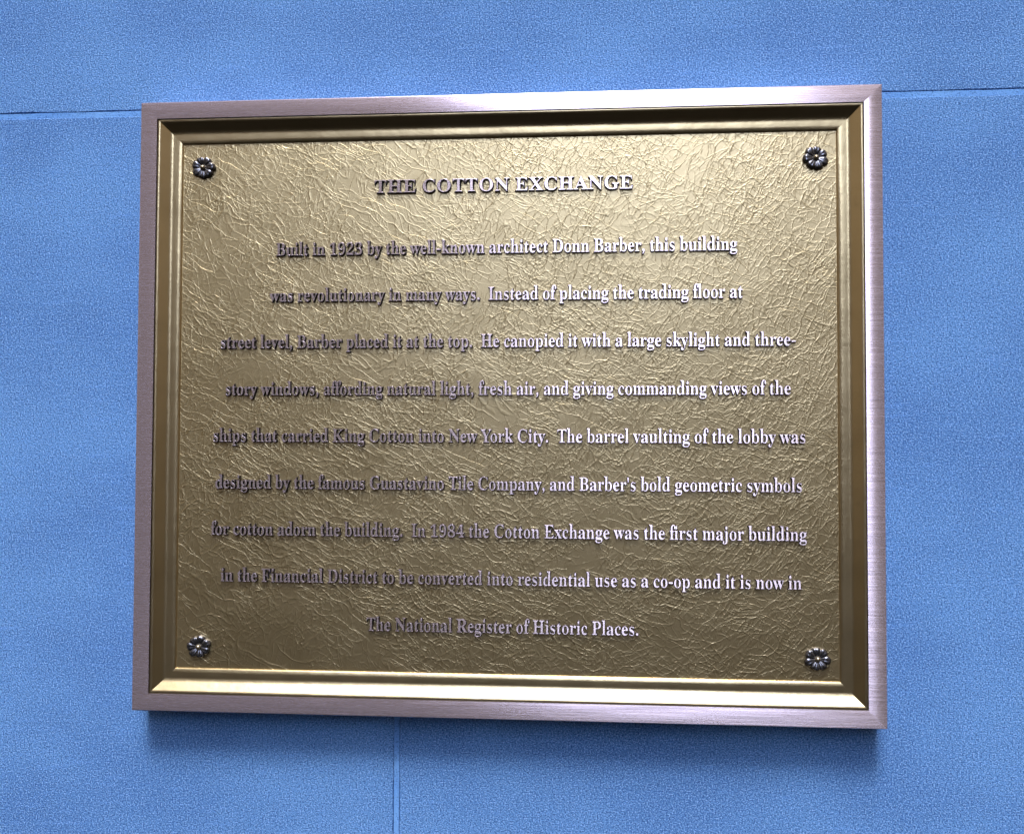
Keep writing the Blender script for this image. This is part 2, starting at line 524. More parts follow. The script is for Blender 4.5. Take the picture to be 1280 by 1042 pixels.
# ------------------------------------------------------------------ lettering
# outlines in thousandths of an em: advance, contours
GLYPHS = {
'1':(559,['97,0 97,53 179,53 202,57 217,67 226,87 229,118 229,619 210,597 193,577 176,560 161,544 145,531 130,522 115,517 100,515 78,520 59,535 46,559 42,589 57,594 74,599 91,605 110,613 129,622 150,634 172,649 196,666 266,718 378,718 378,118 381,91 388,70 403,57 429,53 510,53 510,0']),
'2':(559,['35,0 35,103 183,254 212,285 238,313 260,340 278,365 293,389 306,412 316,435 324,457 330,480 334,503 336,528 337,553 336,580 332,602 325,621 316,637 305,648 291,656 276,661 259,663 235,660 216,652 200,639 188,620 179,595 172,565 168,530 167,490 140,491 115,496 94,503 75,513 59,526 48,543 41,564 39,589 41,607 45,624 53,640 64,656 77,671 94,684 114,695 137,706 163,714 192,719 224,723 259,724 312,721 358,713 397,699 430,680 455,655 473,627 484,594 488,558 487,541 485,524 481,507 476,490 468,473 459,456 447,437 434,418 418,398 400,376 379,352 355,328 328,301 299,271 266,239 230,205 130,110 363,110 392,115 416,128 435,150 446,179 454,210 513,210 508,0']),
'3':(559,['243,-10 207,-9 175,-6 146,0 121,7 98,16 79,27 63,38 51,52 41,65 34,80 29,95 28,110 30,128 34,144 42,157 54,168 67,177 81,183 97,187 113,188 115,158 122,132 132,110 147,92 165,78 186,68 210,62 236,60 252,61 268,63 283,67 297,73 310,81 322,91 333,103 342,118 349,136 355,156 358,180 359,207 357,234 349,259 336,281 319,301 297,317 270,329 239,336 204,338 142,338 142,400 208,400 238,403 265,410 286,423 304,441 318,462 327,487 333,516 335,547 334,573 330,595 323,615 314,632 302,646 288,655 271,661 252,663 220,657 198,641 189,628 182,615 177,599 173,583 170,565 168,546 166,527 166,508 137,509 111,513 89,520 70,530 55,542 45,557 38,576 36,597 40,623 50,646 68,668 92,687 123,703 161,715 206,722 257,724 308,721 353,713 392,700 426,682 453,658 473,630 484,598 488,561 485,529 477,499 463,473 444,449 421,427 395,409 366,393 335,381 355,377 375,371 396,363 416,355 436,344 454,331 470,316 485,300 497,280 506,258 511,234 513,206 512,177 507,150 500,125 491,104 478,84 464,66 448,51 430,37 410,25 389,15 366,7 343,1 319,-4 294,-7 269,-9']),
'4':(559,['180,0 180,53 208,53 240,56 266,66 277,74 284,87 289,104 290,125 290,186 13,186 13,247 297,714 436,714 436,252 540,252 540,186 436,186 436,125 438,104 442,87 449,74 460,66 487,56 518,53 531,53 531,0', '83,252 290,252 290,427 290,449 290,473 291,497 292,522 292,547 294,572 295,596 297,619 291,605 282,587 271,566 259,545 235,503 225,487 218,475']),
'8':(559,['273,-10 233,-8 197,-3 165,5 136,16 111,30 89,46 71,65 56,86 45,108 36,131 32,156 30,182 33,213 40,241 53,266 71,288 92,307 117,326 146,344 177,361 149,379 124,398 103,419 85,440 71,463 61,488 55,514 53,542 54,565 59,588 65,609 75,631 88,650 104,668 124,684 148,698 176,709 208,718 244,722 285,724 335,721 378,712 414,696 445,675 468,648 485,618 495,585 498,549 496,521 489,495 477,473 462,454 442,437 419,420 392,403 363,387 405,365 440,343 469,320 491,297 508,273 520,247 527,219 529,189 525,145 512,105 491,71 462,43 424,20 381,3 330,-7', '302,421 319,432 334,444 346,458 356,472 363,488 368,507 371,528 372,551 369,579 362,606 349,630 331,649 307,662 279,666 260,664 243,658 228,648 216,634 206,617 200,598 195,577 194,554 196,529 201,508 210,489 222,474 238,460 256,446 278,433', '278,47 302,49 324,56 343,67 360,82 373,101 382,122 388,146 390,172 388,195 381,217 371,236 356,254 336,270 310,287 280,304 244,321 228,309 213,296 199,281 188,265 178,247 171,226 166,203 165,178 167,150 173,125 182,103 196,84 213,68 232,56 254,49']),
'9':(559,['227,-10 199,-9 173,-6 151,-1 131,7 114,15 100,25 88,37 79,49 67,76 63,103 66,123 75,140 90,152 112,160 120,138 130,119 141,100 154,84 169,70 188,61 208,55 232,53 290,71 332,126 360,216 373,343 361,329 348,316 333,305 316,295 298,286 277,280 255,276 231,275 190,278 153,288 119,305 90,328 66,358 49,393 38,435 35,482 37,517 42,550 50,580 62,609 78,634 96,657 117,677 142,694 168,707 198,716 230,722 264,724 299,722 333,715 364,704 393,689 420,669 443,644 464,615 482,580 496,540 506,495 512,444 514,388 513,348 510,308 505,270 498,234 489,198 477,166 464,135 448,107 429,81 408,58 384,38 359,21 330,7 298,-2 264,-8', '274,347 291,348 307,352 321,357 334,366 346,375 356,387 365,400 373,414 371,474 365,524 356,566 344,600 329,625 312,643 292,653 270,657 250,654 232,646 216,633 204,615 193,591 186,562 181,527 180,488 186,426 204,382 233,356']),
'A':(650,['-13,0 -13,27 13,32 35,45 45,56 54,71 64,89 73,111 307,694 334,693 572,129 583,104 594,83 603,65 612,51 632,33 660,27 660,0 341,0 341,27 376,30 402,37 417,50 422,68 418,88 406,121 376,197 154,197 117,105 114,97 113,88 111,78 111,72 116,52 129,38 152,30 184,27 190,27 190,0', '169,239 360,239 263,475']),
'B':(659,['24,0 24,26 47,28 67,33 82,39 93,48 101,60 107,77 110,97 111,122 111,549 111,569 109,587 107,602 103,614 92,633 76,645 53,651 23,653 23,678 328,678 443,668 525,639 574,590 590,522 580,466 549,422 498,389 427,368 513,343 574,307 611,257 623,196 619,152 605,113 583,80 553,52 514,29 468,13 414,3 354,0', '271,375 280,375 317,377 348,383 373,392 392,406 406,424 416,448 422,478 424,514 423,546 418,573 411,596 401,614 387,628 370,638 348,644 322,646 294,643 280,633 273,613 271,582', '330,36 360,38 385,45 406,57 422,73 433,94 441,121 446,153 448,191 446,230 439,262 428,289 413,309 392,324 365,335 333,342 294,344 271,344 271,97 274,68 284,50 301,39']),
'C':(697,['382,-16 333,-13 288,-5 245,10 205,30 168,54 135,84 107,117 83,156 64,197 50,242 42,289 39,340 42,390 50,437 64,481 84,523 108,560 137,594 169,623 207,648 247,667 291,682 337,690 386,693 422,691 460,684 502,672 547,655 562,650 577,648 594,651 607,659 617,673 624,693 650,693 650,459 625,459 606,503 584,542 559,577 531,606 499,630 466,646 432,657 395,660 316,640 259,579 225,478 214,337 227,205 264,111 327,54 414,35 444,37 474,43 503,53 533,67 562,84 589,105 614,130 638,158 666,132 610,67 544,21 468,-7']),
'D':(738,['30,0 30,26 52,28 69,32 83,37 94,44 101,54 106,69 109,88 110,111 110,557 109,584 105,606 99,623 91,635 79,643 64,648 45,652 22,653 22,678 330,678 415,673 488,656 551,628 604,590 644,541 674,483 691,416 697,339 675,191 608,85 496,21 340,0', '331,36 377,41 416,55 449,78 476,112 496,154 510,207 519,269 522,341 510,474 475,569 415,626 332,645 301,641 282,631 274,609 271,573 271,107 274,72 282,51 300,40']),
'E':(658,['21,0 21,25 45,26 65,30 81,36 93,44 101,56 107,72 111,92 112,116 112,549 111,579 107,603 101,621 93,634 81,642 66,648 47,652 24,653 24,678 594,678 594,476 571,476 562,519 549,555 530,583 507,605 477,621 440,632 396,639 345,641 317,640 298,638 285,632 277,621 273,603 272,578 272,366 288,366 319,368 346,375 368,385 386,401 400,421 412,446 422,477 429,514 453,514 453,176 428,176 425,204 420,229 414,251 407,270 397,286 386,299 373,309 359,318 342,323 322,328 300,330 276,331 272,331 272,100 275,69 286,52 307,44 343,41 378,42 410,45 440,50 467,58 491,67 513,79 534,94 552,112 569,132 585,156 599,183 612,213 640,213 599,0']),
'F':(602,['23,0 23,26 47,29 67,34 82,41 93,50 101,62 107,79 110,100 111,125 111,558 110,583 106,603 100,619 92,630 80,638 64,645 45,650 21,653 21,678 586,678 586,476 562,476 556,505 549,532 540,554 529,574 516,591 501,605 482,617 462,626 437,633 409,638 378,641 342,642 316,641 298,640 285,635 277,627 272,614 271,593 271,368 283,368 314,370 340,377 363,387 381,403 396,423 408,448 417,479 423,516 450,516 450,176 424,176 418,217 409,251 397,278 382,299 364,314 341,324 313,331 281,333 271,333 271,120 273,88 280,64 292,46 312,35 325,31 342,29 360,27 382,26 382,0']),
'G':(756,['399,-15 347,-12 298,-4 252,10 211,29 173,53 139,82 110,115 86,153 66,195 52,240 44,289 41,341 44,391 52,439 66,483 86,524 110,561 138,595 171,623 208,648 248,668 290,682 335,690 383,693 423,691 464,684 506,672 550,656 564,651 577,649 592,652 604,660 614,673 624,693 651,693 651,458 625,458 614,488 600,515 586,540 569,564 551,585 532,604 511,621 490,635 468,646 445,654 422,658 398,660 319,640 262,580 228,479 217,339 220,265 230,201 246,146 268,101 296,65 329,39 367,24 410,19 436,20 458,24 476,31 489,41 498,53 505,68 509,85 510,106 510,190 509,212 505,229 499,243 490,254 478,261 460,266 438,270 410,271 410,295 745,295 745,271 723,270 704,266 690,261 680,254 673,244 668,230 665,213 664,191 664,43 598,18 532,-1 466,-11']),
'H':(779,['23,0 23,26 47,28 67,32 82,39 93,47 101,59 107,75 110,95 111,120 111,564 110,586 106,605 101,620 93,631 81,640 66,646 47,651 24,653 24,678 360,678 360,653 328,649 304,643 288,633 278,618 273,595 271,564 271,373 509,373 509,564 507,595 502,618 493,633 477,643 453,649 420,653 420,678 755,678 755,653 731,650 712,646 697,639 686,632 679,621 673,606 670,587 669,564 669,120 670,97 673,77 679,61 687,49 697,40 712,33 732,28 755,26 755,0 420,0 420,26 443,28 463,32 479,38 490,46 498,57 504,73 508,94 509,120 509,329 271,329 271,120 272,95 275,75 281,59 289,47 300,39 316,32 336,28 360,26 360,0']),
'I':(388,['20,0 20,26 43,29 63,34 79,40 91,48 100,58 107,73 111,90 112,112 112,576 111,597 107,614 102,627 94,637 83,643 67,648 46,651 20,653 20,678 364,678 364,653 340,651 319,648 303,643 292,637 283,627 277,614 273,597 272,576 272,115 274,87 279,66 289,50 307,39 318,35 332,31 348,28 366,26 366,0']),
'K':(760,['24,0 24,26 48,28 68,32 83,39 94,47 102,59 108,75 111,95 112,120 112,564 111,586 107,605 102,620 94,632 82,640 67,647 48,651 25,653 25,678 361,678 361,653 329,649 305,643 289,633 279,618 274,595 272,564 272,348 478,556 496,576 509,593 516,609 519,623 514,636 498,646 471,651 433,653 433,678 723,678 723,653 710,653 665,646 618,624 567,588 513,537 403,424 690,69 708,50 725,37 746,29 773,26 773,0 418,0 418,26 438,26 456,27 469,28 479,31 493,40 497,51 491,70 471,98 297,318 272,295 272,120 273,95 277,75 282,59 290,47 301,39 317,32 337,28 361,26 361,0']),
'N':(735,['600,-16 159,521 159,117 160,93 163,73 169,57 177,46 188,38 203,32 223,28 248,26 248,0 27,0 27,26 58,29 81,35 96,45 106,62 111,85 113,117 113,578 90,606 73,626 61,639 54,645 42,650 27,653 27,678 233,678 582,251 582,562 580,594 575,617 565,632 549,643 526,649 493,653 493,678 714,678 714,653 690,651 671,647 656,641 645,633 638,621 632,605 629,585 628,561 628,-16']),
'O':(782,['388,-16 352,-14 317,-9 283,-1 251,11 220,26 192,43 165,63 141,86 118,111 98,138 81,168 67,199 56,232 48,266 43,302 41,339 43,376 48,411 56,446 67,479 81,510 98,539 118,566 141,592 166,614 193,635 222,652 254,667 287,679 321,687 357,692 395,694 431,692 466,687 500,679 532,668 562,653 591,636 618,616 642,594 664,569 684,542 701,512 716,481 727,448 735,413 740,377 742,339 740,302 735,266 727,232 716,199 701,168 684,138 664,111 641,86 616,63 589,43 560,26 529,11 496,-1 461,-9 425,-14', '394,18 469,38 522,98 554,199 565,339 562,413 553,478 538,533 518,579 492,614 461,640 426,655 387,660 312,640 259,580 227,479 216,339 219,265 228,201 243,146 264,100 290,64 321,39 355,23']),
'P':(622,['23,0 23,26 47,28 67,32 82,39 93,47 101,59 107,75 110,95 111,120 111,564 110,586 106,605 101,620 93,631 81,640 66,646 47,651 24,653 24,678 318,678 377,677 428,672 468,665 500,655 524,643 546,628 564,611 580,592 593,570 602,547 607,521 609,494 605,454 593,417 574,385 546,358 511,335 468,319 418,309 360,306 271,306 271,120 272,95 275,75 281,59 289,47 300,39 316,32 336,28 360,26 360,0', '271,342 300,342 334,344 363,351 387,361 405,376 418,396 427,422 433,453 435,490 433,526 429,558 421,584 410,605 394,621 375,633 351,640 322,642 297,639 282,631 274,616 271,593']),
'R':(704,['23,0 23,26 47,28 67,32 82,39 93,47 101,59 107,75 110,95 111,120 111,564 110,586 106,605 101,620 93,631 81,640 66,646 47,651 24,653 24,678 323,678 393,675 454,667 505,653 547,634 579,609 603,578 616,541 621,498 612,441 583,395 536,359 469,333 643,75 659,53 674,38 690,29 712,26 715,26 715,0 504,0 300,316 271,316 271,120 272,95 275,75 281,59 289,47 300,39 316,32 336,28 360,26 360,0', '271,348 303,348 339,350 370,357 396,369 417,385 432,405 443,432 450,463 452,500 445,562 423,607 386,633 334,642 301,639 282,629 274,609 271,574']),
'T':(630,['137,0 137,26 162,27 183,31 199,37 212,46 220,58 227,75 231,95 232,120 232,645 222,645 185,642 151,634 122,620 97,601 76,576 61,546 49,512 43,473 16,473 16,678 611,678 611,472 586,472 568,548 531,602 475,634 400,645 392,645 392,120 393,94 397,73 403,57 412,45 424,37 440,31 462,27 488,26 488,0']),
'X':(701,['17,0 17,26 49,31 79,44 107,67 134,99 288,310 116,575 104,593 92,609 81,622 71,633 49,648 24,653 21,653 21,678 363,678 363,653 341,653 316,651 298,644 287,633 283,618 287,601 300,578 394,431 479,556 490,574 498,590 503,604 505,616 501,632 488,643 466,650 436,653 436,678 682,678 682,653 677,653 656,652 636,647 617,640 600,630 583,616 566,599 548,579 531,556 418,394 615,85 633,60 650,41 667,30 687,26 691,26 691,0 355,0 355,26 362,26 393,28 414,35 428,46 432,61 431,72 426,85 419,101 409,118 312,272 205,120 190,93 185,67 190,49 204,36 227,29 259,26 259,0']),
'Y':(634,['151,0 151,26 175,28 195,32 210,39 221,47 229,59 235,75 238,95 239,120 239,266 69,576 56,599 44,617 32,630 21,639 11,644 1,648 -9,650 -20,652 -20,678 308,678 308,652 291,652 267,650 248,644 236,633 232,620 235,604 244,583 370,336 496,545 506,563 513,580 518,594 519,607 514,627 500,641 477,649 444,652 439,652 439,678 654,678 654,652 630,646 609,632 599,623 590,611 580,598 570,583 399,303 399,120 400,95 404,75 409,59 417,47 428,39 444,32 464,28 488,26 488,0']),
'a':(512,['379,-15 346,-11 321,2 305,23 298,52 263,24 225,3 185,-9 142,-13 117,-11 96,-6 76,4 60,17 47,33 38,51 32,72 30,94 34,126 46,154 66,180 95,203 131,223 177,244 232,264 296,283 296,359 295,379 292,395 286,409 278,421 268,429 255,435 239,439 220,440 192,438 171,432 159,422 155,408 159,399 169,382 179,363 183,344 178,320 164,301 142,288 115,284 87,289 67,303 53,324 49,352 51,369 55,385 63,400 73,415 87,428 103,439 121,449 141,458 163,465 188,470 213,473 241,474 291,472 332,464 366,452 392,435 411,413 425,385 433,352 436,313 436,93 437,72 439,59 444,53 453,51 464,54 477,62 490,41 465,16 438,-1 409,-12', '225,50 241,53 259,61 278,75 296,94 296,252 244,234 206,206 184,170 176,125 179,92 188,69 204,55']),
'b':(537,['64,-17 64,578 63,599 62,617 59,629 55,638 39,649 12,654 12,678 206,678 206,415 232,441 261,459 294,470 329,474 355,472 379,467 401,458 423,445 442,429 459,411 473,389 486,365 496,338 503,310 508,280 509,247 507,210 502,175 493,143 481,112 465,84 447,59 425,38 402,19 375,4 347,-7 318,-13 286,-15 253,-11 220,-1 188,17 156,42 79,-17', '272,21 296,24 317,34 333,50 345,73 354,104 360,141 364,186 365,238 364,281 360,318 353,349 344,374 332,393 316,406 297,414 274,417 252,413 231,402 215,383 206,360 206,102 210,67 223,41 243,26']),
'c':(437,['232,-15 204,-13 178,-7 153,2 129,16 107,33 88,53 71,75 56,101 44,129 36,159 31,190 29,223 31,258 37,292 46,323 60,353 76,379 96,403 118,424 143,442 170,456 198,467 228,473 260,475 294,473 324,467 350,458 373,444 390,427 403,409 410,388 413,365 409,340 397,321 377,308 352,304 326,308 307,321 296,343 292,373 292,381 293,389 294,397 294,404 284,433 252,442 215,432 188,401 172,350 167,279 169,228 176,183 188,145 204,114 224,89 248,71 274,61 304,57 330,60 356,70 380,85 404,107 424,90 384,44 339,11 288,-8']),
'd':(551,['208,-15 183,-13 159,-7 136,2 116,16 96,32 79,52 65,74 52,99 42,126 35,156 30,186 29,219 31,256 35,291 43,324 54,354 67,381 83,405 101,425 121,443 143,456 167,466 191,472 217,474 250,470 281,460 308,442 332,417 332,597 328,623 316,641 294,650 262,654 262,678 475,678 475,112 477,81 484,61 498,48 526,41 526,16 484,14 438,8 387,-1 332,-15 332,58 309,26 280,3 247,-10', '255,42 278,47 301,62 311,72 320,84 327,98 332,113 332,360 324,383 307,402 285,414 259,418 237,415 219,406 205,392 194,372 186,345 180,312 176,273 175,228 176,184 179,146 185,113 193,87 204,67 218,53 235,45']),
'e':(448,['229,-15 201,-13 174,-7 149,2 126,16 105,32 86,52 69,76 55,102 44,131 36,163 31,197 29,234 31,268 36,300 44,330 56,358 71,384 88,406 107,426 130,443 153,457 179,466 206,472 234,474 275,470 311,460 343,442 371,417 393,386 408,349 418,306 421,258 421,247 174,247 182,167 206,109 244,74 297,63 326,67 353,79 378,100 402,128 424,108 384,54 339,16 287,-7', '173,286 300,286 300,320 299,349 297,375 293,396 288,413 269,435 240,442 211,433 190,407 177,364 173,303']),
'f':(318,['22,0 22,24 44,27 59,33 68,41 74,52 77,72 78,109 78,412 24,412 24,462 78,462 78,526 81,563 90,596 105,625 126,649 152,668 183,681 219,689 259,692 289,690 315,685 338,676 357,664 372,649 383,632 390,614 392,595 388,567 375,546 356,533 334,529 310,533 291,544 279,560 275,582 278,603 287,626 289,630 292,635 293,640 294,644 288,656 268,660 243,655 229,640 222,615 220,581 220,462 303,462 303,412 220,412 220,97 221,76 224,60 228,47 235,38 245,32 258,28 276,25 297,24 297,0']),
'g':(487,['217,-209 171,-207 132,-202 98,-193 71,-181 49,-166 34,-149 24,-131 21,-111 26,-88 41,-68 67,-52 102,-38 73,-21 52,-1 39,21 35,45 37,63 42,80 51,95 63,110 79,124 99,138 124,151 152,164 100,190 63,224 40,266 33,316 35,339 39,360 48,380 59,399 73,415 90,430 109,443 131,454 154,463 179,469 206,473 234,474 263,473 292,469 320,462 347,453 472,453 472,399 399,399 414,377 425,354 432,329 434,303 433,282 428,262 421,243 411,225 398,209 384,195 367,182 348,172 327,164 305,158 281,154 256,153 245,153 234,154 222,155 211,155 187,151 168,141 154,125 150,106 154,92 165,81 184,75 210,73 261,73 298,72 332,70 361,66 386,60 407,53 425,43 439,32 451,19 459,4 465,-14 469,-33 470,-55 466,-89 454,-119 434,-146 406,-168 370,-186 326,-199 275,-206', '234,185 264,193 284,217 289,235 294,257 296,284 297,314 296,345 294,371 289,393 284,411 264,434 234,442 204,434 185,411 178,393 174,371 171,345 170,314 171,284 174,257 178,235 185,217 204,193', '239,-173 306,-168 354,-154 382,-131 392,-98 387,-76 371,-62 359,-57 344,-54 326,-52 305,-51 144,-51 129,-63 118,-77 111,-92 109,-108 117,-133 141,-154 159,-162 181,-168 208,-172']),
'h':(567,['27,0 27,24 52,28 67,38 75,56 78,83 78,594 76,621 68,639 53,650 28,655 28,678 220,678 220,397 250,431 284,455 321,469 362,474 419,464 460,434 484,385 492,315 492,83 495,56 502,39 517,28 541,24 541,0 301,0 301,24 308,24 326,28 340,39 347,57 350,83 350,323 349,342 348,359 345,373 341,384 327,399 302,404 279,401 258,391 238,374 220,350 220,83 222,56 230,39 244,28 268,24 268,0']),
'i':(295,['150,539 121,544 97,561 80,585 75,614 80,644 97,668 121,685 150,690 179,685 204,668 220,644 225,614 220,585 203,561 179,544', '27,0 27,24 52,29 68,38 75,55 78,83 78,375 76,406 70,424 55,433 30,437 31,462 221,462 221,83 223,56 230,39 244,29 268,24 268,0']),
'j':(312,['158,541 129,546 105,562 88,587 83,616 89,646 105,670 129,687 158,692 188,687 212,670 229,646 234,616 229,587 212,563 188,546', '53,-209 34,-208 17,-206 0,-201 -16,-195 -31,-187 -44,-179 -55,-168 -65,-157 -79,-132 -83,-104 -79,-79 -67,-60 -47,-47 -22,-43 3,-47 22,-58 35,-76 39,-98 36,-114 28,-130 19,-145 16,-153 24,-169 46,-174 73,-168 87,-149 91,-135 93,-119 95,-100 95,-80 95,372 92,404 83,424 65,434 33,438 33,462 237,462 237,-32 234,-73 225,-109 210,-140 189,-165 162,-184 130,-198 94,-206']),
'k':(534,['26,0 26,24 52,29 68,39 75,56 78,83 78,592 76,621 70,640 56,649 30,654 31,678 220,678 220,251 338,369 357,393 363,414 350,431 311,437 306,437 306,462 514,462 514,437 486,433 459,423 433,408 409,387 331,311 515,51 536,31 560,24 560,0 314,0 314,24 323,24 348,30 356,47 353,59 345,73 242,219 220,200 220,83 222,56 230,39 244,29 268,24 268,0']),
'l':(297,['27,0 27,24 52,29 68,38 75,55 78,83 78,592 76,620 70,639 56,650 30,654 30,678 221,678 221,83 223,56 230,39 244,29 268,24 268,0']),
'm':(825,['27,0 27,24 52,28 67,38 75,56 78,83 78,377 76,404 68,423 53,434 28,438 28,462 218,462 218,394 248,429 280,454 315,469 353,474 399,469 435,453 461,426 477,389 508,426 542,453 580,469 622,474 678,464 718,434 742,385 750,315 750,83 752,56 760,39 774,28 798,24 798,0 562,0 562,24 586,28 600,39 608,57 610,83 610,323 609,342 608,359 605,373 601,384 587,399 562,404 541,401 520,391 501,375 483,353 483,83 485,57 493,39 507,28 530,24 530,0 297,0 297,24 321,28 335,39 343,57 345,83 345,323 344,342 343,358 340,372 336,384 322,399 297,404 274,401 254,391 235,374 218,350 218,83 220,57 227,40 241,29 264,24 264,0']),
'n':(567,['27,0 27,24 52,28 67,38 75,56 78,83 78,377 76,404 68,423 53,434 28,438 28,462 220,462 220,398 250,431 283,455 321,469 362,474 419,464 460,434 484,385 492,315 492,83 495,56 502,39 517,28 541,24 541,0 301,0 301,24 308,24 326,28 340,39 347,57 350,83 350,323 349,342 348,359 345,373 341,384 327,399 302,404 279,401 258,391 238,374 220,350 220,83 222,56 230,39 244,28 268,24 268,0']),
'o':(501,['251,-15 219,-13 189,-7 161,3 135,17 111,34 90,55 71,78 56,105 44,133 35,163 30,195 28,229 30,264 35,296 44,327 56,356 71,382 90,405 111,425 135,443 161,456 189,466 218,472 250,474 282,472 311,466 339,457 365,443 389,426 410,406 428,383 444,357 456,328 465,298 470,264 472,229 470,194 465,161 456,131 444,102 428,76 410,53 389,33 366,16 340,2 312,-7 283,-13', '251,17 270,20 287,27 300,40 311,58 315,69 319,84 321,101 324,121 325,144 326,170 327,198 327,229 326,289 323,338 317,376 309,403 299,421 285,435 270,442 251,445 231,442 214,434 201,421 191,403 184,376 178,338 175,290 174,230 174,199 175,170 176,145 178,122 180,101 183,84 187,69 191,58 202,40 215,27 231,20']),
'p':(553,['26,-207 26,-184 46,-181 60,-175 69,-164 75,-150 77,-129 78,-95 78,362 77,383 76,400 73,413 69,422 55,433 29,439 29,462 213,462 213,391 238,428 268,454 303,470 343,475 369,473 393,467 415,458 436,444 455,427 472,407 486,385 499,360 508,332 515,302 520,271 521,238 520,202 515,169 508,137 498,108 485,80 470,56 453,35 434,18 412,3 389,-7 364,-13 338,-15 303,-11 272,1 244,20 220,48 220,-86 220,-105 222,-121 223,-135 226,-147 235,-164 249,-175 268,-181 294,-183 294,-207', '291,42 312,45 330,54 345,68 356,88 365,115 371,148 375,186 376,230 375,273 372,310 366,342 359,369 349,389 335,403 318,411 296,414 274,410 254,398 236,378 220,350 220,102 233,76 249,57 269,46']),
'r':(428,['27,0 27,24 52,29 68,38 75,55 78,83 78,375 76,406 69,425 55,433 30,437 31,462 217,462 217,375 231,398 245,417 261,434 279,449 296,460 313,468 330,472 347,474 367,473 384,469 398,462 410,453 419,441 426,428 430,413 431,396 427,370 414,349 394,336 369,331 346,334 331,344 319,357 308,372 296,383 281,387 261,380 241,360 233,345 227,327 223,308 222,286 222,83 226,55 237,38 258,28 294,24 294,0']),
's':(429,['225,-15 204,-14 181,-9 156,-2 129,9 120,12 109,13 89,6 76,-13 53,-13 53,157 79,157 87,127 99,101 112,78 129,58 148,42 167,31 188,24 209,22 242,26 266,40 281,60 286,87 283,107 273,125 256,142 232,156 159,193 135,206 113,221 96,236 81,252 70,269 62,288 57,307 55,328 58,358 65,386 78,411 97,433 119,451 146,465 176,472 210,475 227,474 247,471 270,465 296,458 307,456 312,454 317,454 332,459 343,475 363,475 363,330 340,330 331,355 320,378 307,397 293,413 276,425 259,434 241,439 222,441 194,437 173,426 160,408 156,386 160,364 172,346 191,330 218,315 285,282 309,269 329,255 346,241 360,226 370,208 377,189 382,166 383,141 380,107 372,77 359,50 340,27 316,9 289,-5 259,-12']),
't':(340,['184,-14 156,-12 133,-7 113,3 98,16 87,32 79,53 74,77 72,106 72,415 30,415 30,446 59,474 85,500 109,526 131,550 150,572 167,593 181,613 192,631 215,631 215,462 309,462 309,415 215,415 215,122 217,95 223,76 233,64 250,60 267,63 282,73 295,89 307,111 331,98 305,49 271,14 231,-7']),
'u':(558,['195,-15 163,-12 136,-5 114,8 97,26 84,48 75,75 70,107 68,144 68,369 66,399 59,421 43,433 17,438 17,462 211,462 211,110 214,87 225,69 241,57 263,53 285,56 305,64 324,78 340,98 340,369 337,401 329,422 312,434 282,438 282,462 482,462 482,104 485,76 493,58 509,49 536,44 536,19 493,17 446,11 395,0 340,-15 340,60 327,43 312,29 295,16 277,5 258,-4 238,-10 217,-14']),
'v':(456,['212,-15 57,369 45,397 33,419 18,432 -4,437 -4,462 244,462 244,438 232,438 202,431 192,411 192,405 194,399 275,182 351,376 357,394 359,405 356,419 345,430 327,436 303,438 303,462 454,462 454,439 430,430 414,415 401,393 387,362 238,-15']),
'w':(647,['182,-15 25,394 18,411 9,424 -2,432 -16,437 -16,462 206,462 206,437 189,435 178,431 172,423 170,411 171,404 172,396 175,386 178,376 248,189 314,350 299,396 291,417 282,430 270,436 250,439 250,462 481,462 481,437 450,430 440,411 440,406 441,401 442,395 443,390 500,210 569,381 574,397 576,410 573,422 566,430 551,435 530,439 530,462 663,462 663,439 645,435 633,424 623,406 613,384 453,-15 430,-15 332,293 208,-15']),
'x':(475,['7,0 7,22 29,30 51,43 72,61 92,84 183,203 64,392 50,411 36,424 21,433 6,437 6,462 251,462 251,438 220,433 209,417 212,406 222,387 273,306 333,382 345,400 349,415 346,425 338,432 323,436 299,438 299,462 463,462 463,441 442,434 421,421 399,402 378,378 295,274 434,54 443,42 451,32 461,26 475,23 475,0 231,0 231,24 251,25 265,29 273,36 276,45 272,64 258,88 205,170 145,91 131,69 126,51 137,29 170,22 175,22 175,0']),
'y':(447,['78,-209 60,-208 43,-203 28,-196 15,-186 4,-174 -4,-159 -8,-143 -10,-125 -6,-101 7,-79 27,-64 53,-59 77,-63 95,-73 107,-91 111,-113 111,-117 111,-121 110,-125 110,-130 115,-143 128,-147 147,-138 170,-110 182,-90 193,-66 197,-53 201,-39 205,-23 209,-7 54,373 45,394 37,410 29,421 23,428 12,435 -5,437 -7,437 -7,462 241,462 241,437 217,435 202,431 194,423 191,409 192,404 193,397 195,390 198,382 276,177 343,359 348,374 352,387 353,398 354,408 351,422 342,431 325,436 302,437 302,462 446,462 446,437 427,432 413,418 406,407 400,394 393,379 386,361 241,-36 229,-69 216,-97 204,-122 193,-143 181,-160 168,-174 155,-186 142,-195 128,-201 113,-205 96,-208'])}


def ellipse(cx, cy, rx, ry, n=14):
    return [(cx + rx * math.cos(2 * math.pi * i / n), cy + ry * math.sin(2 * math.pi * i / n)) for i in range(n)]


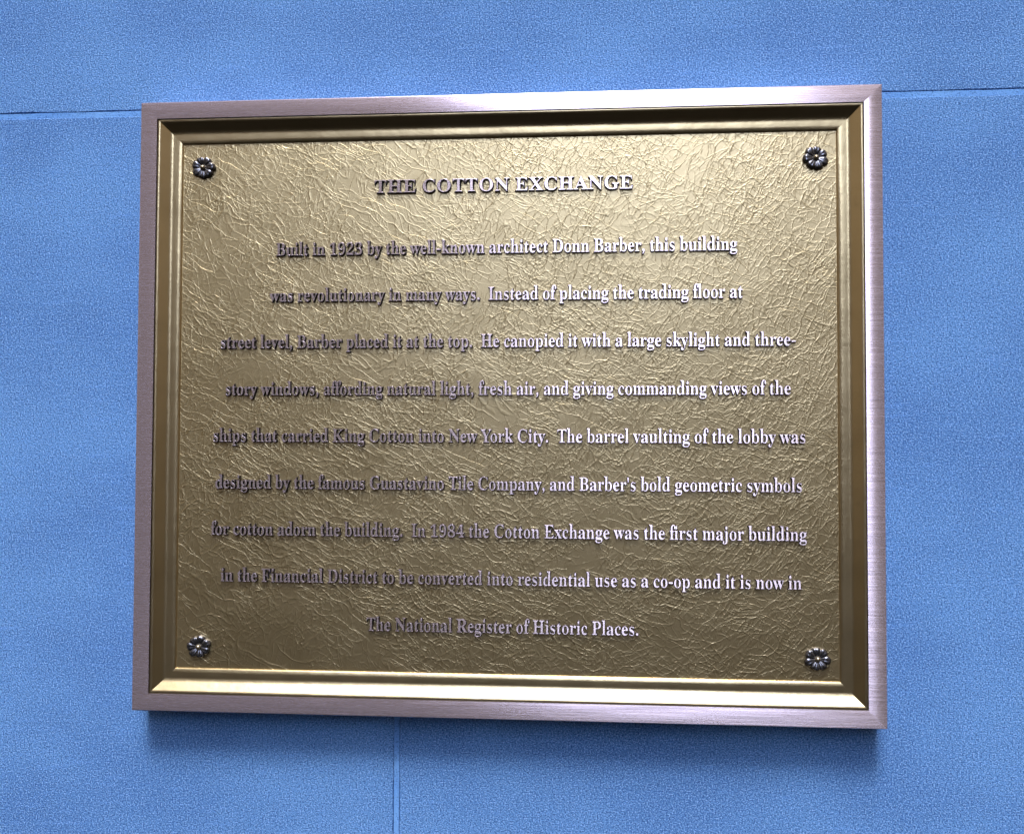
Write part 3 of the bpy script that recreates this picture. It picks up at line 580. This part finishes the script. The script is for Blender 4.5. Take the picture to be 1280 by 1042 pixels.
FONT = {}
for ch, (adv, cs) in GLYPHS.items():
    FONT[ch] = (adv, [[tuple(float(v) for v in p.split(',')) for p in c.split()] for c in cs])
FONT['.'] = (250, [ellipse(125, 62, 78, 72)])
FONT['-'] = (330, [[(40, 190), (290, 190), (290, 268), (40, 268)]])
FONT["'"] = (200, [[(78, 440), (122, 440), (150, 660), (140, 690), (100, 702), (60, 690), (50, 660)]])
FONT[','] = (250, [[(60, 62), (66, 98), (92, 128), (130, 134), (166, 118), (190, 84), (194, 40), (182, -20), (152, -76),
                    (104, -122), (60, -146), (52, -124), (90, -90), (116, -48), (122, -10), (92, -2), (68, 22)]])


def slim(ch, contours):
    """take weight off the upright stems only, so the face reads as an old-style roman"""
    d = 5.0 if ch in "NAMUVWXYKRkvwxyz" else 14.0
    d = 4.0 if ch in "aeg" else d
    new = []
    for c in contours:
        n, pts = len(c), []
        for i, (x, y) in enumerate(c):
            (xa, ya), (xb, yb) = c[i - 1], c[(i + 1) % n]
            v1 = (x - xa, y - ya)
            v2 = (xb - x, yb - y)
            l1 = math.hypot(*v1) or 1
            l2 = math.hypot(*v2) or 1
            # outlines run clockwise: the outside lies to the left
            nx = -(v1[1] / l1 * min(l1, 60) + v2[1] / l2 * min(l2, 60))
            ny = (v1[0] / l1 * min(l1, 60) + v2[0] / l2 * min(l2, 60))
            q = math.hypot(nx, ny) or 1
            nx /= q
            pts.append((x - d * nx * abs(nx), y))
        new.append(pts)
    return new


KERN = {'ff': -30, 'fi': -35, 'fl': -20, 'Th': -35, 'Ti': -30, 'To': -50, 'Yo': -70, 'fo': -20, 'AN': -10, 'rb': 0, 'fr': -10}
for _ch in list(FONT):
    if _ch.isalnum():
        FONT[_ch] = (FONT[_ch][0], slim(_ch, FONT[_ch][1]))
LOWER_X = 462.0


def warp_y(ch, y):
    """smaller x-height and taller ascenders than the stored outlines"""
    if ch.isdigit():
        return y * 0.93
    if ch.islower():
        if y <= 0:
            return y * 1.02
        if y <= LOWER_X:
            return y * 0.955
        if ch not in 'bdfhkl':
            return y * 0.955 if ch not in 'ij' else LOWER_X * 0.955 + (y - LOWER_X) * 1.12
        return LOWER_X * 0.955 + (y - LOWER_X) * 1.36
    return y


def layout(text, spacing):
    """-> list of (char, pen) words, natural width without the gaps, number of gaps"""
    x, out = 0.0, []
    for i, ch in enumerate(text):
        if ch == ' ':
            x += spacing
            continue
        if i and text[i - 1:i + 1] in KERN:
            x += KERN[text[i - 1:i + 1]]
        out.append((ch, x))
        x += FONT[ch][0]
    return out, x


SX0 = 0.0000112
CACHE = {}


def glyph_solid(ch, layer, sy):
    """one letter as a solid: (verts, faces, is_face flags); built once per letter and layer"""
    key = (ch, layer)
    if key in CACHE:
        return CACHE[key]
    height, bevel, offset, z_back = LAYERS[layer]
    cu = bpy.data.curves.new("letter", 'CURVE')
    cu.dimensions = '2D'
    cu.fill_mode = 'BOTH'
    for c in FONT[ch][1]:
        s = cu.splines.new('POLY')
        s.points.add(len(c) - 1)
        s.use_cyclic_u = True
        for p, (gx, gy) in zip(s.points, c):
            p.co = (gx * SX0, warp_y(ch, gy) * sy, 0, 1)
    cu.extrude = height / 2
    cu.bevel_depth = bevel
    cu.bevel_resolution = 1
    cu.offset = offset
    tmp = bpy.data.objects.new("letter", cu)
    COL.objects.link(tmp)
    bpy.context.view_layer.update()
    src = bpy.data.meshes.new_from_object(tmp.evaluated_get(bpy.context.evaluated_depsgraph_get()))
    low = min(v.co.z for v in src.vertices)
    V = [(v.co.x, v.co.y, v.co.z - low + z_back) for v in src.vertices]
    F = [tuple(p.vertices) for p in src.polygons]
    top = [p.normal.z > 0.5 for p in src.polygons]
    COL.objects.unlink(tmp)
    bpy.data.objects.remove(tmp)
    bpy.data.meshes.remove(src)
    bpy.data.curves.remove(cu)
    CACHE[key] = (V, F, top)
    return CACHE[key]


def text_line(text, cx, base, width, em, name, space=250.0, track=0.0):
    out, nat = layout(text, space)
    if track:
        out = [(c, x + track * i) for i, (c, x) in enumerate(out)]
        nat += track * (len(out) - 1)
    sx = width / nat
    V, F, FM = [], [], []
    for i, (ch, pen) in enumerate(out):
        for layer in range(len(LAYERS)):
            gv, gf, top = glyph_solid(ch, layer, em / 1000.0)
            n0 = len(V)
            lift = (i % 2) * 0.00003
            V.extend(L(cx + (pen - nat / 2) * sx + x * sx / SX0, base + y, PZ + z + lift) for x, y, z in gv)
            F.extend(tuple(n0 + k for k in f) for f in gf)
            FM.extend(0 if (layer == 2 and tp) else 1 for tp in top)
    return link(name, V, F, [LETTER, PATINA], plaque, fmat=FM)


WEIGHT = 0.00001
#         height  bevel    outline offset       height of its back above the panel
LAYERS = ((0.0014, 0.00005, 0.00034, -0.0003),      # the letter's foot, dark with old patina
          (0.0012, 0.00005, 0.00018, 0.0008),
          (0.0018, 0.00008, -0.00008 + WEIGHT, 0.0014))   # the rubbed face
EM = 0.0153
LINES = [("Built in 1923 by the well-known architect Donn Barber, this building", 1.4, 121.8, 374.5),
         ("was revolutionary in many ways.  Instead of placing the trading floor at", 1.1, 83.8, 383.5),
         ("street level, Barber placed it at the top.  He canopied it with a large skylight and three-", 0.9, 45.6, 466.1),
         ("story windows, affording natural light, fresh air, and giving commanding views of the", 1.2, 7.1, 457.3),
         ("ships that carried King Cotton into New York City.  The barrel vaulting of the lobby was", 1.9, -31.1, 478.6),
         ("designed by the famous Guastavino Tile Company, and Barber's bold geometric symbols", 1.7, -69.3, 473.1),
         ("for cotton adorn the building.  In 1984 the Cotton Exchange was the first major building", 1.7, -107.3, 479.4),
         ("in the Financial District to be converted into residential use as a co-op and it is now in", 4.0, -145.0, 466.7),
         ("The National Register of Historic Places.", 1.7, -183.0, 218.7)]
text_line("THE COTTON EXCHANGE", 0.0012, 0.1724, 0.2107, EM, "title_line", space=260, track=20)
for s, cx, by, wd in LINES:
    text_line(s, cx / 1000, by / 1000, wd / 1000, EM, "text_line")

# ------------------------------------------------------------------ flower-headed fixings
def rosette_mesh(rad, petals=7):
    V, F = [], []
    NT_, NR = petals * 12, 14
    for r in range(NR + 1):
        t = r / NR
        for a in range(NT_):
            th = 2 * math.pi * a / NT_
            ph = (a % 12) / 12.0
            lobe = abs(math.sin(math.pi * ph))                       # 0 between petals, 1 mid petal
            rr = rad * t * (1 - (1 - lobe ** 0.5) * 0.15 * t) * (1 + 0.045 * t * math.sin(th * 2 + 1.0) + 0.03 * t * math.sin(th * 5))
            h = 0.0020 + 0.0018 * math.sin(math.pi * 0.62 * min(1.0, t / 0.86)) ** 1.3   # cupped: rises to the rim
            h -= 0.0008 * (1 - lobe) ** 2.4 * min(1, t * 2.2)         # grooves between the petals
            h -= 0.0002 * min(1, t * 1.5) * max(0.0, 1 - abs(ph - 0.5) * 7)   # a vein down each petal
            if t > 0.86:
                h -= 0.0016 * ((t - 0.86) / 0.14) ** 1.5              # the rim turns down
            V.append((rr * math.cos(th), -h, rr * math.sin(th)))
    for r in range(NR):
        for a in range(NT_):
            b = (a + 1) % NT_
            F.append((r * NT_ + a, (r + 1) * NT_ + a, (r + 1) * NT_ + b, r * NT_ + b))
    b0 = len(V)
    for a in range(NT_):
        v = V[NR * NT_ + a]
        V.append((v[0] * 0.97, 0.0004, v[2] * 0.97))
    for a in range(NT_):
        b = (a + 1) % NT_
        F.append((NR * NT_ + a, b0 + a, b0 + b, NR * NT_ + b))
    return V, F


def stud_mesh(rad, hh, n=20, m=7):
    V, F = [], []
    for j in range(m):
        a = j / m * math.pi / 2
        for i in range(n):
            th = 2 * math.pi * i / n
            V.append((rad * math.cos(a) * math.cos(th), -0.0024 - hh * math.sin(a), rad * math.cos(a) * math.sin(th)))
    V.append((0, -0.0024 - hh, 0))
    for j in range(m - 1):
        for i in range(n):
            k = (i + 1) % n
            F.append((j * n + i, j * n + k, (j + 1) * n + k, (j + 1) * n + i))
    for i in range(n):
        F.append(((m - 1) * n + i, (m - 1) * n + (i + 1) % n, m * n))
    return V, F


ros0 = stud0 = None
for i, (x, y, rot) in enumerate(((-0.2486, 0.1965, 20), (0.2500, 0.1945, 47), (-0.2470, -0.1988, 2), (0.2490, -0.1990, 31))):
    if ros0 is None:
        V, F = rosette_mesh(0.0098)
        o = ros0 = link("rosette", V, F, [PEWTER], plaque, smooth=True)
        V, F = stud_mesh(0.0024, 0.0028)
        c = stud0 = link("center_stud", V, F, [STUD], ros0, smooth=True)
    else:
        o = ros0.copy()
        COL.objects.link(o)
        o.parent = plaque
        c = stud0.copy()
        COL.objects.link(c)
        c.parent = o
    o.location = L(x, y, PZ)
    o.rotation_euler = (R((3, -2, 2, -3)[i]), R(rot), R((-2, 3, 2, -2)[i]))
